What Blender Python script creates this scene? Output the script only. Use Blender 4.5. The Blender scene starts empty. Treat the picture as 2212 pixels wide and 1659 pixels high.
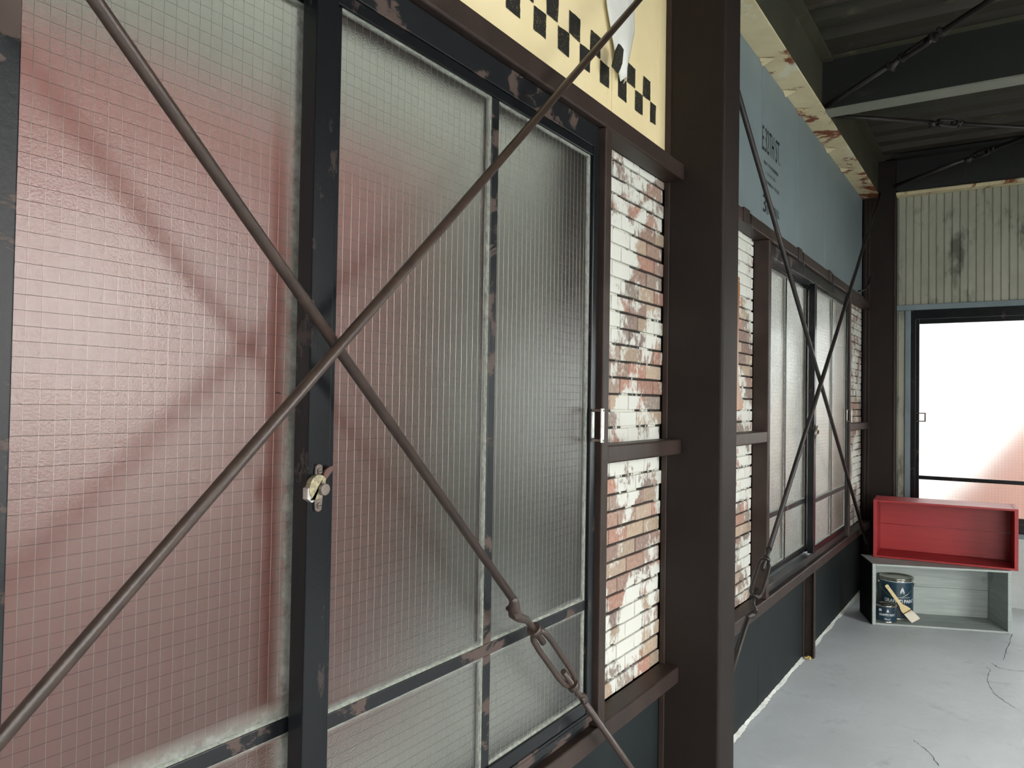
import bpy, bmesh, math, random
from mathutils import Vector, Matrix
S = bpy.context.scene
# ------------------------------------------------------------------ camera
F = 1688.9
yaw, pitch, roll = -0.573116, 0.0217499, 0.0157951
fw = Vector((math.sin(yaw)*math.cos(pitch), math.cos(yaw)*math.cos(pitch), math.sin(pitch)))
r0 = Vector((math.cos(yaw), -math.sin(yaw), 0)); u0 = r0.cross(fw)
rt = math.cos(roll)*r0 + math.sin(roll)*u0; up = -math.sin(roll)*r0 + math.cos(roll)*u0
cam = bpy.data.cameras.new('camera'); camo = bpy.data.objects.new('camera', cam); S.collection.objects.link(camo)
cam.sensor_width = 36; cam.lens = F/2212*36; cam.clip_start = 0.02
m = Matrix((rt, up, -fw)).transposed().to_4x4(); m.translation = Vector((0, 0, 1.25)); camo.matrix_world = m
S.camera = camo
# ------------------------------------------------------------------ world (overcast sky) and exposure
wd = bpy.data.worlds.new('overcast_sky'); S.world = wd; wd.use_nodes = True
nt = wd.node_tree; bg = nt.nodes['Background']
tc = nt.nodes.new('ShaderNodeTexCoord'); sx = nt.nodes.new('ShaderNodeSeparateXYZ'); cr = nt.nodes.new('ShaderNodeValToRGB')
nt.links.new(tc.outputs['Generated'], sx.inputs[0]); nt.links.new(sx.outputs['Z'], cr.inputs[0]); nt.links.new(cr.outputs[0], bg.inputs[0])
cr.color_ramp.elements[0].position = 0.0; cr.color_ramp.elements[0].color = (1.0, 0.975, 0.94, 1)
cr.color_ramp.elements[1].position = 0.9; cr.color_ramp.elements[1].color = (0.93, 0.98, 1.0, 1)
bg.inputs[1].default_value = 4.2
vs = S.view_settings; vs.view_transform = 'Standard'; vs.look = 'None'; vs.gamma = 1.0; vs.use_curve_mapping = False
vs.exposure = 1.55
S.cycles.use_denoising = True; S.cycles.max_bounces = 14; S.cycles.transmission_bounces = 10
S.cycles.diffuse_bounces = 5; S.cycles.glossy_bounces = 5; S.cycles.caustics_refractive = True; S.cycles.sample_clamp_indirect = 8

# ------------------------------------------------------------------ helpers
R = random.Random(4)
C = S.collection

class MB:
    def __init__(s): s.v = []; s.f = []; s.mi = []; s.col = []; s.sm = []
    def add(s, vs_, fs, mi=0, col=None, smooth=False):
        o = len(s.v); s.v += [tuple(v) for v in vs_]
        for f in fs: s.f.append([i+o for i in f]); s.mi.append(mi); s.sm.append(smooth); s.col.append(col)
        return s
    def box(s, x0, x1, y0, y1, z0, z1, mi=0, col=None):
        vs_ = [(x, y, z) for x in (x0, x1) for y in (y0, y1) for z in (z0, z1)]
        return s.add(vs_, [(0,1,3,2), (4,6,7,5), (0,4,5,1), (2,3,7,6), (0,2,6,4), (1,5,7,3)], mi, col)
    def obox(s, c, ax, ay, az, mi=0, col=None):   # oriented box, half vectors
        c = Vector(c); vs_ = [c+ax*i+ay*j+az*k for i in (-1,1) for j in (-1,1) for k in (-1,1)]
        return s.add(vs_, [(0,1,3,2), (4,6,7,5), (0,4,5,1), (2,3,7,6), (0,2,6,4), (1,5,7,3)], mi, col)
    def tube(s, pts, rad, n=10, caps=True, mi=0):
        pts = [Vector(p) for p in pts]; rad = rad if isinstance(rad, (list, tuple)) else [rad]*len(pts)
        vs_ = []; prev = None
        for i, p in enumerate(pts):
            d = (pts[min(i+1, len(pts)-1)] - pts[max(i-1, 0)]).normalized()
            a = Vector((0,0,1)) if abs(d.z) < .95 else Vector((1,0,0))
            if prev is not None: a = prev
            e1 = (a - d*a.dot(d)).normalized(); e2 = d.cross(e1); prev = e1
            for k in range(n):
                t = 2*math.pi*k/n; vs_.append(p + rad[i]*(math.cos(t)*e1 + math.sin(t)*e2))
        fs = []
        for i in range(len(pts)-1):
            for k in range(n):
                a, b = i*n+k, i*n+(k+1) % n; fs.append((a, b, b+n, a+n))
        s.add(vs_, fs, mi, None, True)
        if caps:
            o = len(s.v)-len(vs_); s.f += [[o+k for k in range(n)][::-1], [o+(len(pts)-1)*n+k for k in range(n)]]
            s.mi += [mi]*2; s.sm += [False]*2; s.col += [None]*2
        return s
    def prism(s, poly, fn, mi=0, col=None, smooth=False):   # poly 2D list; fn(p, side) -> 3D for side 0/1
        n = len(poly); vs_ = [fn(p, 0) for p in poly] + [fn(p, 1) for p in poly]
        s.add(vs_, [tuple(range(n))[::-1], tuple(range(n, 2*n))], mi, col)
        o = len(s.v)-2*n
        for i in range(n):
            j = (i+1) % n; s.f.append([o+i, o+j, o+j+n, o+i+n]); s.mi.append(mi); s.sm.append(smooth); s.col.append(col)
        return s
    def lathe(s, prof, c, n=32, mi=0):
        vs_ = []; c = Vector(c)
        for r_, z in prof:
            for k in range(n):
                t = 2*math.pi*k/n; vs_.append(c+Vector((r_*math.cos(t), r_*math.sin(t), z)))
        fs = []
        for i in range(len(prof)-1):
            for k in range(n):
                a, b = i*n+k, i*n+(k+1) % n; fs.append((a, b, b+n, a+n))
        return s.add(vs_, fs, mi, None, True)
    def build(s, name, mat, parent=None, bevel=0, seg=2):
        me = bpy.data.meshes.new(name); me.from_pydata(s.v, [], s.f)
        for m_ in (mat if isinstance(mat, (list, tuple)) else [mat]): me.materials.append(m_)
        me.polygons.foreach_set('material_index', s.mi); me.polygons.foreach_set('use_smooth', s.sm)
        if any(c is not None for c in s.col):
            a = me.color_attributes.new('tone', 'FLOAT_COLOR', 'CORNER')
            for p in me.polygons:
                c = s.col[p.index] or (.5, .5, .5)
                for li in p.loop_indices: a.data[li].color = (*c, 1)
        bm = bmesh.new(); bm.from_mesh(me); bmesh.ops.recalc_face_normals(bm, faces=bm.faces); bm.to_mesh(me); bm.free()
        o = bpy.data.objects.new(name, me); C.objects.link(o)
        if parent:
            o.parent = parent
            wl = Vector(parent.location); q = parent.parent
            while q: wl += Vector(q.location); q = q.parent
            o.location = -wl
        if bevel:
            b = o.modifiers.new('bevel', 'BEVEL'); b.width = bevel; b.segments = seg; b.limit_method = 'ANGLE'; b.harden_normals = False
        return o

def tag(o, label=None, cat=None, group=None, kind=None):
    if label: o['label'] = label
    if cat: o['category'] = cat
    if group: o['group'] = group
    if kind: o['kind'] = kind
    return o
def empty(name, loc, parent=None):
    o = bpy.data.objects.new(name, None); C.objects.link(o); o.empty_display_size = .1
    o.location = loc
    if parent: o.parent = parent; o.location = Vector(loc)-Vector(parent.location)
    return o

# ------------------------------------------------------------------ materials
def lin(c):
    if isinstance(c, str): c = [int(c[i:i+2], 16)/255 for i in (0, 2, 4)]
    return tuple(x/12.92 if x <= .04045 else ((x+.055)/1.055)**2.4 for x in c)+(1,)
class NT:
    def __init__(s, name):
        s.m = bpy.data.materials.new(name); s.m.use_nodes = True; s.t = s.m.node_tree; s.N = s.t.nodes; s.L = s.t.links
        s.p = s.N['Principled BSDF']; s.tc = s.N.new('ShaderNodeTexCoord')
    def _in(s, sock, v):
        if v is None: return
        if hasattr(v, 'is_linked') or hasattr(v, 'links'): s.L.new(v, sock)
        else: sock.default_value = v
    def coord(s, scale=(1,1,1)):
        mp = s.N.new('ShaderNodeMapping'); mp.inputs['Scale'].default_value = scale
        s.L.new(s.tc.outputs['Object'], mp.inputs[0]); return mp.outputs[0]
    def noise(s, scale=5, detail=4, rough=.55, stretch=(1,1,1), dist=0):
        n = s.N.new('ShaderNodeTexNoise'); n.inputs['Scale'].default_value = scale; n.inputs['Detail'].default_value = detail
        n.inputs['Roughness'].default_value = rough; n.inputs['Distortion'].default_value = dist
        s.L.new(s.coord(stretch), n.inputs['Vector']); return n.outputs['Fac']
    def ramp(s, fac, a, b, ca=(0,0,0,1), cb=(1,1,1,1)):
        n = s.N.new('ShaderNodeValToRGB'); s.L.new(fac, n.inputs[0]); e = n.color_ramp.elements
        e[0].position = a; e[1].position = b; e[0].color = ca; e[1].color = cb; return n.outputs[0]
    def mix(s, fac, a, b, mode='MIX'):
        n = s.N.new('ShaderNodeMix'); n.data_type = 'RGBA'; n.blend_type = mode; n.clamp_factor = True
        s._in(n.inputs[0], fac); s._in(n.inputs[6], a); s._in(n.inputs[7], b); return n.outputs[2]
    def math(s, op, a, b=None, c=None):
        n = s.N.new('ShaderNodeMath'); n.operation = op
        s._in(n.inputs[0], a); s._in(n.inputs[1], b); s._in(n.inputs[2], c); return n.outputs[0]
    def bump(s, h, strength=.3, dist=.002, prev=None):
        n = s.N.new('ShaderNodeBump'); n.inputs['Strength'].default_value = strength; n.inputs['Distance'].default_value = dist
        s.L.new(h, n.inputs['Height'])
        if prev: s.L.new(prev, n.inputs['Normal'])
        s.L.new(n.outputs[0], s.p.inputs['Normal']); return n.outputs[0]
    def set(s, color=None, rough=None, metal=None, spec=None):
        s._in(s.p.inputs['Base Color'], color); s._in(s.p.inputs['Roughness'], rough)
        s._in(s.p.inputs['Metallic'], metal); s._in(s.p.inputs['Specular IOR Level'], spec); return s.m
    def xyz(s):
        n = s.N.new('ShaderNodeSeparateXYZ'); s.L.new(s.tc.outputs['Object'], n.inputs[0]); return n.outputs

def paint(name, c1, c2=None, rough=.5, scale=6, bumps=(120, .25, .001), a=.35, b=.65, stretch=(1,1,1), spec=None, metal=None):
    t = NT(name); c1 = lin(c1); c2 = lin(c2) if c2 else tuple(x*.8 for x in c1[:3])+(1,)
    col = t.ramp(t.noise(scale, 6, .6, stretch), a, b, c1, c2)
    if bumps: t.bump(t.noise(bumps[0], 3, .6), bumps[1], bumps[2])
    return t.set(col, rough, metal, spec)

M = {}
M['brown'] = paint('brown_steel_paint', '3a2e29', '2d2420', .45, 9, (170, .35, .0012), spec=.28)
M['column'] = paint('column_paint', '221a16', '1c1512', .6, 5, (220, .6, .0014), spec=.26)
def peel():
    t = NT('black_over_brown_paint'); mk = t.ramp(t.noise(7, 9, .68, (1,1,1.6), .4), .545, .575)
    col = t.mix(mk, lin('15171a'), lin('4c3f3a')); fine = t.ramp(t.noise(60, 6, .7), .66, .72)
    col = t.mix(t.math('MULTIPLY', fine, mk), col, lin('7a6a60'))
    t.bump(t.noise(90, 6, .7), .35, .0012); return t.set(col, spec=.35, rough=t.mix(mk, (.38,)*3+(1,), (.5,)*3+(1,)))
M['peel'] = peel()
def blackp():
    t = NT('black_gloss_paint'); mk = t.ramp(t.noise(16, 8, .7, (1,1,.5)), .60, .64)
    col = t.mix(mk, lin('131518'), lin('352f2d')); t.bump(t.noise(200, 4, .6), .2, .0006); return t.set(col, .24, None, .32)
M['black'] = blackp()
M['rodmat'] = paint('brown_rod_paint', '43352e', '352a25', .38, 30, (90, .45, .0012), stretch=(1,1,1))
def cream():
    t = NT('cream_board_paint'); n = t.noise(2.2, 5, .6)
    col = t.ramp(n, .3, .75, lin('f6e5b9'), lin('e6d4a2')); st = t.ramp(t.noise(3.5, 8, .7, (1,3,.6)), .63, .78)
    col = t.mix(t.math('MULTIPLY', st, .35), col, lin('b79a66')); t.bump(t.noise(40, 4, .5), .12, .001); return t.set(col, .6)
M['cream'] = cream()
def stencil(name, c, base, thr):
    t = NT(name); k = t.ramp(t.noise(240, 3, .7), thr, thr+.06); k2 = t.ramp(t.noise(14, 3, .6), .42, .62)
    return t.set(t.mix(t.math('MULTIPLY', k, k2), lin(c), lin(base)), .7)
M['stencil'] = stencil('stencilled_black_paint', '14130f', '8a8058', .57)
M['stencil2'] = stencil('stencilled_black_letters', '101312', '6c7879', .60)
M['faded'] = paint('faded_letter_paint', '4b5657', '5f6c6e', .7, 60, None)
M['bluegrey'] = paint('blue_grey_board_paint', '79868a', '717e81', .62, 2.0, (50, .1, .0008))
M['lowboard'] = paint('dark_lower_board_paint', '1f2526', '1a1f20', .6, 3, (60, .15, .0008), spec=.2)
M['gap'] = paint('dark_joint', '15181a', '101010', .8, 20, None)
M['vinyl'] = paint('white_torn_sheet', 'e6e7e4', 'd8d8cf', .4, 8, (30, .3, .002))
M['tornedge'] = paint('brown_torn_edge', '8a6a3c', '6a4c28', .8, 20, (80, .4, .001))
def brick():
    t = NT('whitewashed_brick'); at = t.N.new('ShaderNodeAttribute'); at.attribute_name = 'tone'
    n1 = t.noise(90, 5, .7); base = t.mix(t.ramp(n1, .35, .7), at.outputs['Color'], t.mix(.35, at.outputs['Color'], lin('cdbfae')))
    big = t.noise(5.2, 4, .6, (1,1,1.15), .3); fine = t.noise(60, 8, .75, (1,1,.6))
    zz = t.xyz()['Z']
    h = t.math('ADD', t.math('MULTIPLY', big, 1.0), t.math('MULTIPLY', fine, .42))
    mk = t.ramp(h, .665, .72); t.bump(t.math('ADD', t.noise(140, 5, .7), t.math('MULTIPLY', mk, .6)), .6, .0016)
    return t.set(t.mix(mk, base, lin('cccdc5')), .75)
M['brick'] = brick()
def mortar():
    t = NT('dark_brick_joint'); big = t.noise(5.2, 4, .6, (1,1,1.15), .3); fine = t.noise(60, 8, .75, (1,1,.6))
    h = t.math('ADD', big, t.math('MULTIPLY', fine, .42)); mk = t.ramp(h, .715, .75)
    return t.set(t.mix(mk, lin('2b2622'), lin('c4c4ba')), .9)
M['mortar'] = mortar()
def glass(name, tint, rough, bs=260, bstr=.35, bd=.0006):
    t = NT(name); t.p.inputs['Transmission Weight'].default_value = 1; t.p.inputs['IOR'].default_value = 1.47
    t.bump(t.noise(bs, 3, .55, (1,1,1)), bstr, bd)
    n = t.noise(6, 5, .6); return t.set(t.ramp(n, .3, .7, lin(tint), tuple(x*.94 for x in lin(tint)[:3])+(1,)), rough)
M['glass'] = glass('rough_wired_glass', 'eef2ec', .20, 330, .9, .00042)
M['glass_b'] = glass('frosted_back_glass', 'f8faf6', .30)
M['wire2'] = paint('glintless_glass_wire', '4a443f', '3f3935', .6, 30, None, metal=.2)  # same wire darker for the horizontals, their lack of glint put into the colour
M['wire'] = paint('glass_wire', 'afa499', '9d938a', .28, 30, None, metal=.9)
M['edge_bead'] = paint('pale_leak_bead', '9ba096', '767b72', .8, 90, (200, .6, .002))  # pale bead colour standing for light leaking in at the pane edges
M['rod_dark'] = paint('dark_rod_paint', '2a2422', '1f1b1a', .45, 30, (90, .4, .001))
def light_leak():
    t = NT('painted_edge_light'); t.set(lin('b9beb6'), .9)  # light leaking round the glass edge, painted as a whitish fading film
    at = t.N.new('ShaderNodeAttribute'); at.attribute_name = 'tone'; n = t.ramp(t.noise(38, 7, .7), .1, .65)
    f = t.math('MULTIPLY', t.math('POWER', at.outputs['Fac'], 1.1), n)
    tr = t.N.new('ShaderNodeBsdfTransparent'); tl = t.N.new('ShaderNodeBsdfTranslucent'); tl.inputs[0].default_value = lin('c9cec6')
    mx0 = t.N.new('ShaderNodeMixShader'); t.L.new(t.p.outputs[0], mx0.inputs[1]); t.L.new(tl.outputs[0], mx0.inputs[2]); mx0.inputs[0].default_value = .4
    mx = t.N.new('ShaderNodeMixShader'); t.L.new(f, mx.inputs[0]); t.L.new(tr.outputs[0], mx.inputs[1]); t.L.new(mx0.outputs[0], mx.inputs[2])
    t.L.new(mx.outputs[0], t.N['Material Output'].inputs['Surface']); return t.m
M['light_leak'] = light_leak()
M['steel'] = paint('worn_bright_metal', 'd8d8d4', 'a8a49c', .3, 40, (90, .3, .0006), metal=.8)
M['tarnish'] = paint('tarnished_metal', '7d736c', '5c514b', .35, 30, (90, .4, .0008), metal=.5)
M['latchgold'] = paint('flaking_latch_metal', 'b3aa8c', '6b6250', .4, 120, (150, .5, .0008), metal=.5)
M['rustred'] = paint('rust_brown_metal', '5a3a32', '4a2f29', .5, 30, (80, .3, .0008))
def floor_m():
    t = NT('grey_floor_paint'); n = t.noise(1.3, 6, .6)
    col = t.ramp(n, .3, .7, lin('dde3e6'), lin('cbd1d3')); n2 = t.ramp(t.noise(5, 8, .7, (1,1,1), .4), .58, .75)
    col = t.mix(t.math('MULTIPLY', n2, .55), col, lin('8f9795')); pits = t.ramp(t.noise(26, 6, .8), .69, .72)
    col = t.mix(t.math('MULTIPLY', pits, .5), col, lin('7b807c'))
    nb = t.bump(t.noise(9, 9, .7, (1,1,1), .5), .6, .008); t.bump(t.noise(70, 4, .6), .25, .002, nb)
    return t.set(col, t.ramp(t.noise(2, 4, .6), .3, .7, (.30,)*3+(1,), (.45,)*3+(1,)))
M['floor'] = floor_m()
M['sealant'] = paint('white_floor_edge_paint', 'dfe2dc', 'cfd3cb', .6, 20, (60, .5, .003))
M['crack'] = paint('floor_crack', '50565a', '3c4145', .9, 30, None)
def rusty(name, base, c2, thr=.535):
    t = NT(name); col = t.ramp(t.noise(5, 6, .6), .35, .7, lin(base), lin(c2))
    rs = t.ramp(t.noise(3.1, 8, .68, (1,1,1), .6), thr, thr+.05); col = t.mix(rs, col, lin('7c3f20'))
    wh = t.ramp(t.noise(4.4, 7, .62, (1,.8,1), .3), .60, .66); col = t.mix(t.math('MULTIPLY', wh, .7), col, lin('dedcc9'))
    sp = t.ramp(t.noise(42, 5, .6), .68, .71); col = t.mix(t.math('MULTIPLY', sp, .6), col, lin('5a4326'))
    t.bump(t.noise(30, 6, .7), .4, .002); return t.set(col, .65)
M['rusty'] = rusty('rusty_cream_steel', 'dccfa8', 'c8b994')
def roof(name, a, b, rs):
    t = NT(name); col = t.ramp(t.noise(3, 6, .6, (.4,1,1)), .35, .7, lin(a), lin(b))
    k = t.ramp(t.noise(6, 8, .7, (.4,1,1), .4), .60, .68); col = t.mix(t.math('MULTIPLY', k, rs), col, lin('8a7f66'))
    t.bump(t.noise(50, 5, .6), .3, .0015); return t.set(col, .6)
M['deck'] = roof('dark_roof_deck', '302f24', '352c24', .35)
M['rafter'] = roof('dark_rafter_paint', '1a1c19', '161817', .08)
M['olive'] = roof('olive_beam_paint', '474636', '38372b', .35)
M['flange'] = roof('grey_green_flange_paint', '7f8074', '73756a', .2)
def corr():
    t = NT('weathered_corrugated_sheet'); col = t.ramp(t.noise(4, 6, .6, (1,1,.5)), .3, .7, lin('a6a797'), lin('8d8e80'))
    k = t.ramp(t.noise(5.5, 7, .65, (1.4,1,.55), .2), .56, .68); col = t.mix(t.math('MULTIPLY', k, .8), col, lin('45463c'))
    t.bump(t.noise(60, 4, .6), .2, .001); return t.set(col, .65)
M['corr'] = corr()
M['white_sheet'] = paint('white_corrugated_sheet', 'c3c8c6', 'b0b5b1', .55, 5, (40, .2, .001))
M['trimblue'] = paint('blue_grey_trim_paint', '77858b', '6d7b80', .5, 6, (80, .2, .001))
def wood(name, a, b, c, rough=.6, stretch=(1,1,14), s=5):
    t = NT(name); col = t.ramp(t.noise(s, 7, .6, stretch, .3), .3, .72, lin(a), lin(b))
    k = t.ramp(t.noise(3.3, 4, .6), .66, .74); col = t.mix(t.math('MULTIPLY', k, .6), col, lin(c))
    t.bump(t.noise(30, 6, .6, stretch), .25, .001); return t.set(col, rough)
M['red'] = wood('red_painted_wood', 'a3272b', '951f24', '7c1a1e', .42)
M['redtop'] = M['red']
M['grey'] = wood('grey_painted_wood', 'a9b1ac', '939c98', '6f7672', .6)
M['darkside'] = paint('dark_side_sheet', '1b1c1d', '161717', .7, 6, None, spec=.15)
M['paddle'] = wood('varnished_brown_wood', '9a6734', '7a4a20', '4d2c12', .35, (1,6,.6), 4)
M['can'] = paint('teal_blue_can_label', '1f3a4a', '1b3342', .28, 5, None)
M['tin'] = paint('bare_tin', 'b9b7ae', '9a978c', .18, 12, None, metal=.95)
M['label_white'] = paint('label_print', 'dfe6e6', 'c9d0d0', .5, 30, None)
M['brushwood'] = wood('pale_brush_wood', 'e3cf9d', 'd8c08a', 'c8ae78', .5, (1,1,4))
M['bristle'] = paint('white_bristles', 'efe9d8', 'dcd4c0', .8, 120, (300, .6, .002), stretch=(8,1,8))
M['foam'] = paint('yellow_foam', 'd9c27a', 'b79c55', .8, 40, (80, .6, .003))
M['pink_out'] = paint('pinkish_red_outside_wall', 'a8655e', '9c5a54', .8, 1.2, None)
M['grey_out'] = paint('grey_sky_blocker', '3f4038', '36372f', .8, 1.0, None)
M['pink_light'] = paint('pale_pink_awning', 'e0a79a', 'd89c90', .8, 1.2, None)
M['white_out'] = paint('pale_added_wall', 'd6d8d8', 'cbd0d4', .8, 1.0, None)
M['ground_out'] = paint('outside_ground', '9a9a94', '85857f', .9, 1.0, None)
M['plain'] = paint('plain_wall', '8f918a', '7f817a', .7, 2, (40, .2, .001))
M['cable'] = paint('black_cable', '15181c', '101214', .4, 20, None)

# ------------------------------------------------------------------ main dimensions
WX = -.89; H = 2.93; YB = 5.87; XR = 2.7; YR = -2.6
C1 = (2.2085, 2.355); C2 = (5.775, 5.87); C0 = (-.815, -.67)
GZ = [(.435, .482), (1.102, 1.146), (1.912, 1.96)]

# floor
o = MB().box(WX-.12, XR, YR, YB+.1, -.1, 0).build('floor', M['floor']); tag(o, kind='structure'); floor = o
def strip(pts, w, z, name, mat, parent):
    mb = MB(); P = [Vector((x, y, z)) for x, y in pts]; vs_ = []
    for i, p in enumerate(P):
        d = (P[min(i+1, len(P)-1)]-P[max(0, i-1)]).normalized(); n = Vector((-d.y, d.x, 0))
        ww = w*(.35+.9*R.random()); vs_ += [p+n*ww, p-n*ww]
    mb.add(vs_, [(2*i, 2*i+1, 2*i+3, 2*i+2) for i in range(len(P)-1)]); return mb.build(name, mat, parent)
def wob(a, b, n, amp):
    return [(a[0]+(b[0]-a[0])*i/n+(R.random()-.5)*amp, a[1]+(b[1]-a[1])*i/n+(R.random()-.5)*amp) for i in range(n+1)]
def zpix(x, y, z=0):
    d = (x-1106)/F*rt - (y-829.5)/F*up + fw; t = (z-1.25)/d.z; return (d.x*t, d.y*t)
for q, w in (([(2187,1370),(2172,1410),(2166,1428)], .0016), ([(2142,1432),(2155,1442),(2180,1448),(2240,1453)], .0028),
             ([(2130,1441),(2139,1447),(2131,1470),(2144,1495),(2170,1515),(2195,1532)], .0012),
             ([(1975,1600),(1990,1612),(2012,1630),(2030,1659)], .0012)):
    pts = []
    g = [zpix(*p) for p in q]
    for a, b in zip(g, g[1:]): pts += wob(a, b, 7, .007)[:-1]
    strip(pts, w, .0008, 'floor_crack', M['crack'], floor)
# ragged white paint edge where floor meets the wall
for y0, y1 in ((-.67, C1[0]), (C1[1], 4.06), (4.115, 5.75)):
    n = int((y1-y0)/.012); vs_ = []
    for i in range(n+1):
        y = y0+(y1-y0)*i/n; w = .006+.006*R.random()+.008*math.sin(y*9)**2
        vs_ += [(WX+.0005, y, .007+.004*R.random()), (WX+w*.5, y, .005), (WX+w, y, .0004)]
    o = MB().add(vs_, [(3*i+k, 3*i+k+1, 3*i+k+4, 3*i+k+3) for i in range(n) for k in (0, 1)]).build('trim_%d' % (1 if y0 < 0 else 2 if y0 < 4 else 3), M['sealant'])
    tag(o, kind='structure')

# ------------------------------------------------------------------ left wall: boards
def board(name, y0, y1, z0, z1, mat, label, cat, group=None, x=WX, th=.012):
    o = MB().box(x-th, x, y0, y1, z0, z1).build(name, mat, None, .0012, 1); return tag(o, label, cat, group)
gapo = MB().box(WX-.10, WX-.075, YR, 5.95, GZ[2][1], 3.05).box(WX-.10, WX-.075, YR, 5.95, -.02, GZ[0][0])
gapo = gapo.box(WX-.10, WX-.0315, YR, 5.95, GZ[2][0], GZ[2][1]).box(WX-.10, WX-.0315, YR, 5.95, GZ[0][0]-.01, GZ[0][1]-.004)
for a, b in ((-.67, -.135), (1.71, 3.165), (4.995, 5.95), (YR, -.67)): gapo.box(WX-.10, WX-.0315, a, b, GZ[0][1]-.01, GZ[2][0]+.01)
gapo.box(WX-.10, WX-.0315, YR, 5.95, 2.9, 3.0)
tag(gapo.build('wall_left', M['gap']), kind='structure')
board('painted_board', -.668, 1.8375, GZ[2][1]-.002, 2.671, M['cream'], 'wide cream board with black checker band above the nearest window', 'board')
cb1 = bpy.data.objects['painted_board']
cb2 = board('painted_board', 1.841, 2.1455, GZ[2][1]-.002, 2.671, M['cream'], 'cream checkered board with torn hanging white sheet left of the thick column', 'board')
board('painted_board', 2.1485, C1[0]-.001, GZ[2][1]-.002, 2.671, M['cream'], 'narrow cream sliver of board tight against the thick column', 'board')
def squares(y0, y1, par):
    mb = MB()
    for k in range(-6, 8):
        for row, off in ((0, 0), (1, .0541)):
            a = 1.4415+k*.1082+off; b = a+.0535
            if row == 1 and k == 3: continue
            if b > 2.13: b = 2.13
            if a < y0 or b > y1+.001 or b-a < .02: continue
            z0 = 2.063+row*.0575; z1 = z0+.0565
            j = lambda: (R.random()-.5)*.004
            def edge(p, q, n=6): return [(p[0]+(q[0]-p[0])*i/n+(R.random()-.5)*.0015, p[1]+(q[1]-p[1])*i/n+(R.random()-.5)*.0015) for i in range(n)]
            c_ = [(a+j(), z0+j()), (b+j(), z0+j()), (b+j(), z1+j()), (a+j(), z1+j())]
            poly = sum([edge(c_[i], c_[(i+1) % 4]) for i in range(4)], [])
            mb.add([(WX+.0012, p[0], p[1]) for p in poly], [tuple(range(len(poly)))])
    o = mb.build('checker_pattern', M['stencil'], par); o['label'] = 'black stencilled checker squares'; return o
squares(-.6, 1.83, cb1); squares(1.83, 2.14, cb2)
# torn sheet curling off the boards
def sheet(cols, name, mat, par):
    # cols: list of rows; each row list of (x,y,z)
    n = len(cols[0]); vs_ = [p for row in cols for p in row]
    fs = [(i*n+k, i*n+k+1, (i+1)*n+k+1, (i+1)*n+k) for i in range(len(cols)-1) for k in range(n-1)]
    o = MB().add(vs_, fs, 0, None, True).build(name, mat, par)
    s_ = o.modifiers.new('thick', 'SOLIDIFY'); s_.thickness = .0015; return o
rows = []
for i in range(15):
    t = i/14; z = 2.44-(2.44-2.095)*t
    cy = 1.868+.004*t; hw = .092 if t < .5 else .092-(t-.5)*.165
    row = []
    for k in range(11):
        s_ = k/10; y = cy-hw+2*hw*s_
        x = WX+.004+.020*math.sin(math.pi*s_)*(1-.35*t)+.010*math.sin(s_*9+t*4)*(1-t)*.5+.008*t
        row.append((x, y, z+.012*math.sin(s_*3)))
    rows.append(row)
ts = sheet(rows, 'torn_sheet', M['vinyl'], cb2); ts['label'] = 'white torn vinyl sheet curling off the board'
rows = [[(WX+.003+.012*k/3, 1.792+.05*math.sin(i/9*1.5)+.012*k/3-.006, 2.40-.17*i/9) for k in range(4)] for i in range(10)]
sheet(rows, 'torn_edge', M['tornedge'], cb2)
def wall_pt(x, y, X):      # point on the plane x = X measured from the photograph
    d = (x-1106)/F*rt - (y-829.5)/F*up + fw; t = X/d.x; return (X, d.y*t, d.z*t+1.25)
sq = [wall_pt(x, y, WX+.040) for x, y in ((1336.5,94),(1341,97),(1347.5,107),(1346,122),(1344.5,137),(1340,150),(1335.6,159),(1328,150),(1321.6,143),(1325.6,129),(1329,110))]
o = MB().prism(sq, lambda p, s_: (p[0]-.0015*s_, p[1], p[2])).build('checker_scrap', M['stencil'], cb2)
o['label'] = 'black checker square on the torn flap'
# blue grey boards of the far bay
names = [(C1[1]+.001, 3.261, 'narrow blue-grey board beside the thick column'), (3.267, 3.893, 'blue-grey board stencilled E.32TH ST. above the far window'),
         (3.899, 4.547, 'plain blue-grey board between the stencilled one and the one with dark stains'), (4.553, C2[0]-.002, 'wide blue-grey board nearest the far corner column')]
bb = [board('blue_grey_board', a, b, GZ[2][1]-.002, 2.6725, M['bluegrey'], l, 'board') for a, b, l in names]
def text(body, y0, y1, z0, z1, mat, name, par, bold=0, x=WX+.001):
    cu = bpy.data.curves.new(name, 'FONT'); cu.body = body; cu.offset = bold; cu.resolution_u = 3
    to = bpy.data.objects.new(name, cu); C.objects.link(to); bpy.context.view_layer.update()
    me = bpy.data.meshes.new_from_object(to.evaluated_get(bpy.context.evaluated_depsgraph_get())); C.objects.unlink(to)
    xs = [v.co.x for v in me.vertices]; ys = [v.co.y for v in me.vertices]
    ax, bx_, ay, by = min(xs), max(xs), min(ys), max(ys)
    for v in me.vertices:
        v.co = Vector((x, y0+(v.co.x-ax)/(bx_-ax)*(y1-y0), z0+(v.co.y-ay)/(by-ay)*(z1-z0)))
    me.materials.clear(); me.materials.append(mat)
    o = bpy.data.objects.new(name, me); C.objects.link(o)
    if par: o.parent = par; o.location = -Vector(par.location)
    return o
text('E.32TH ST.', 3.268, 3.556, 2.314, 2.418, M['stencil2'], 'stencilled_letters', bb[1], .0)
text('3', 3.282, 3.336, 2.058, 2.132, M['stencil2'], 'stencilled_number', bb[1], .01)
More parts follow.
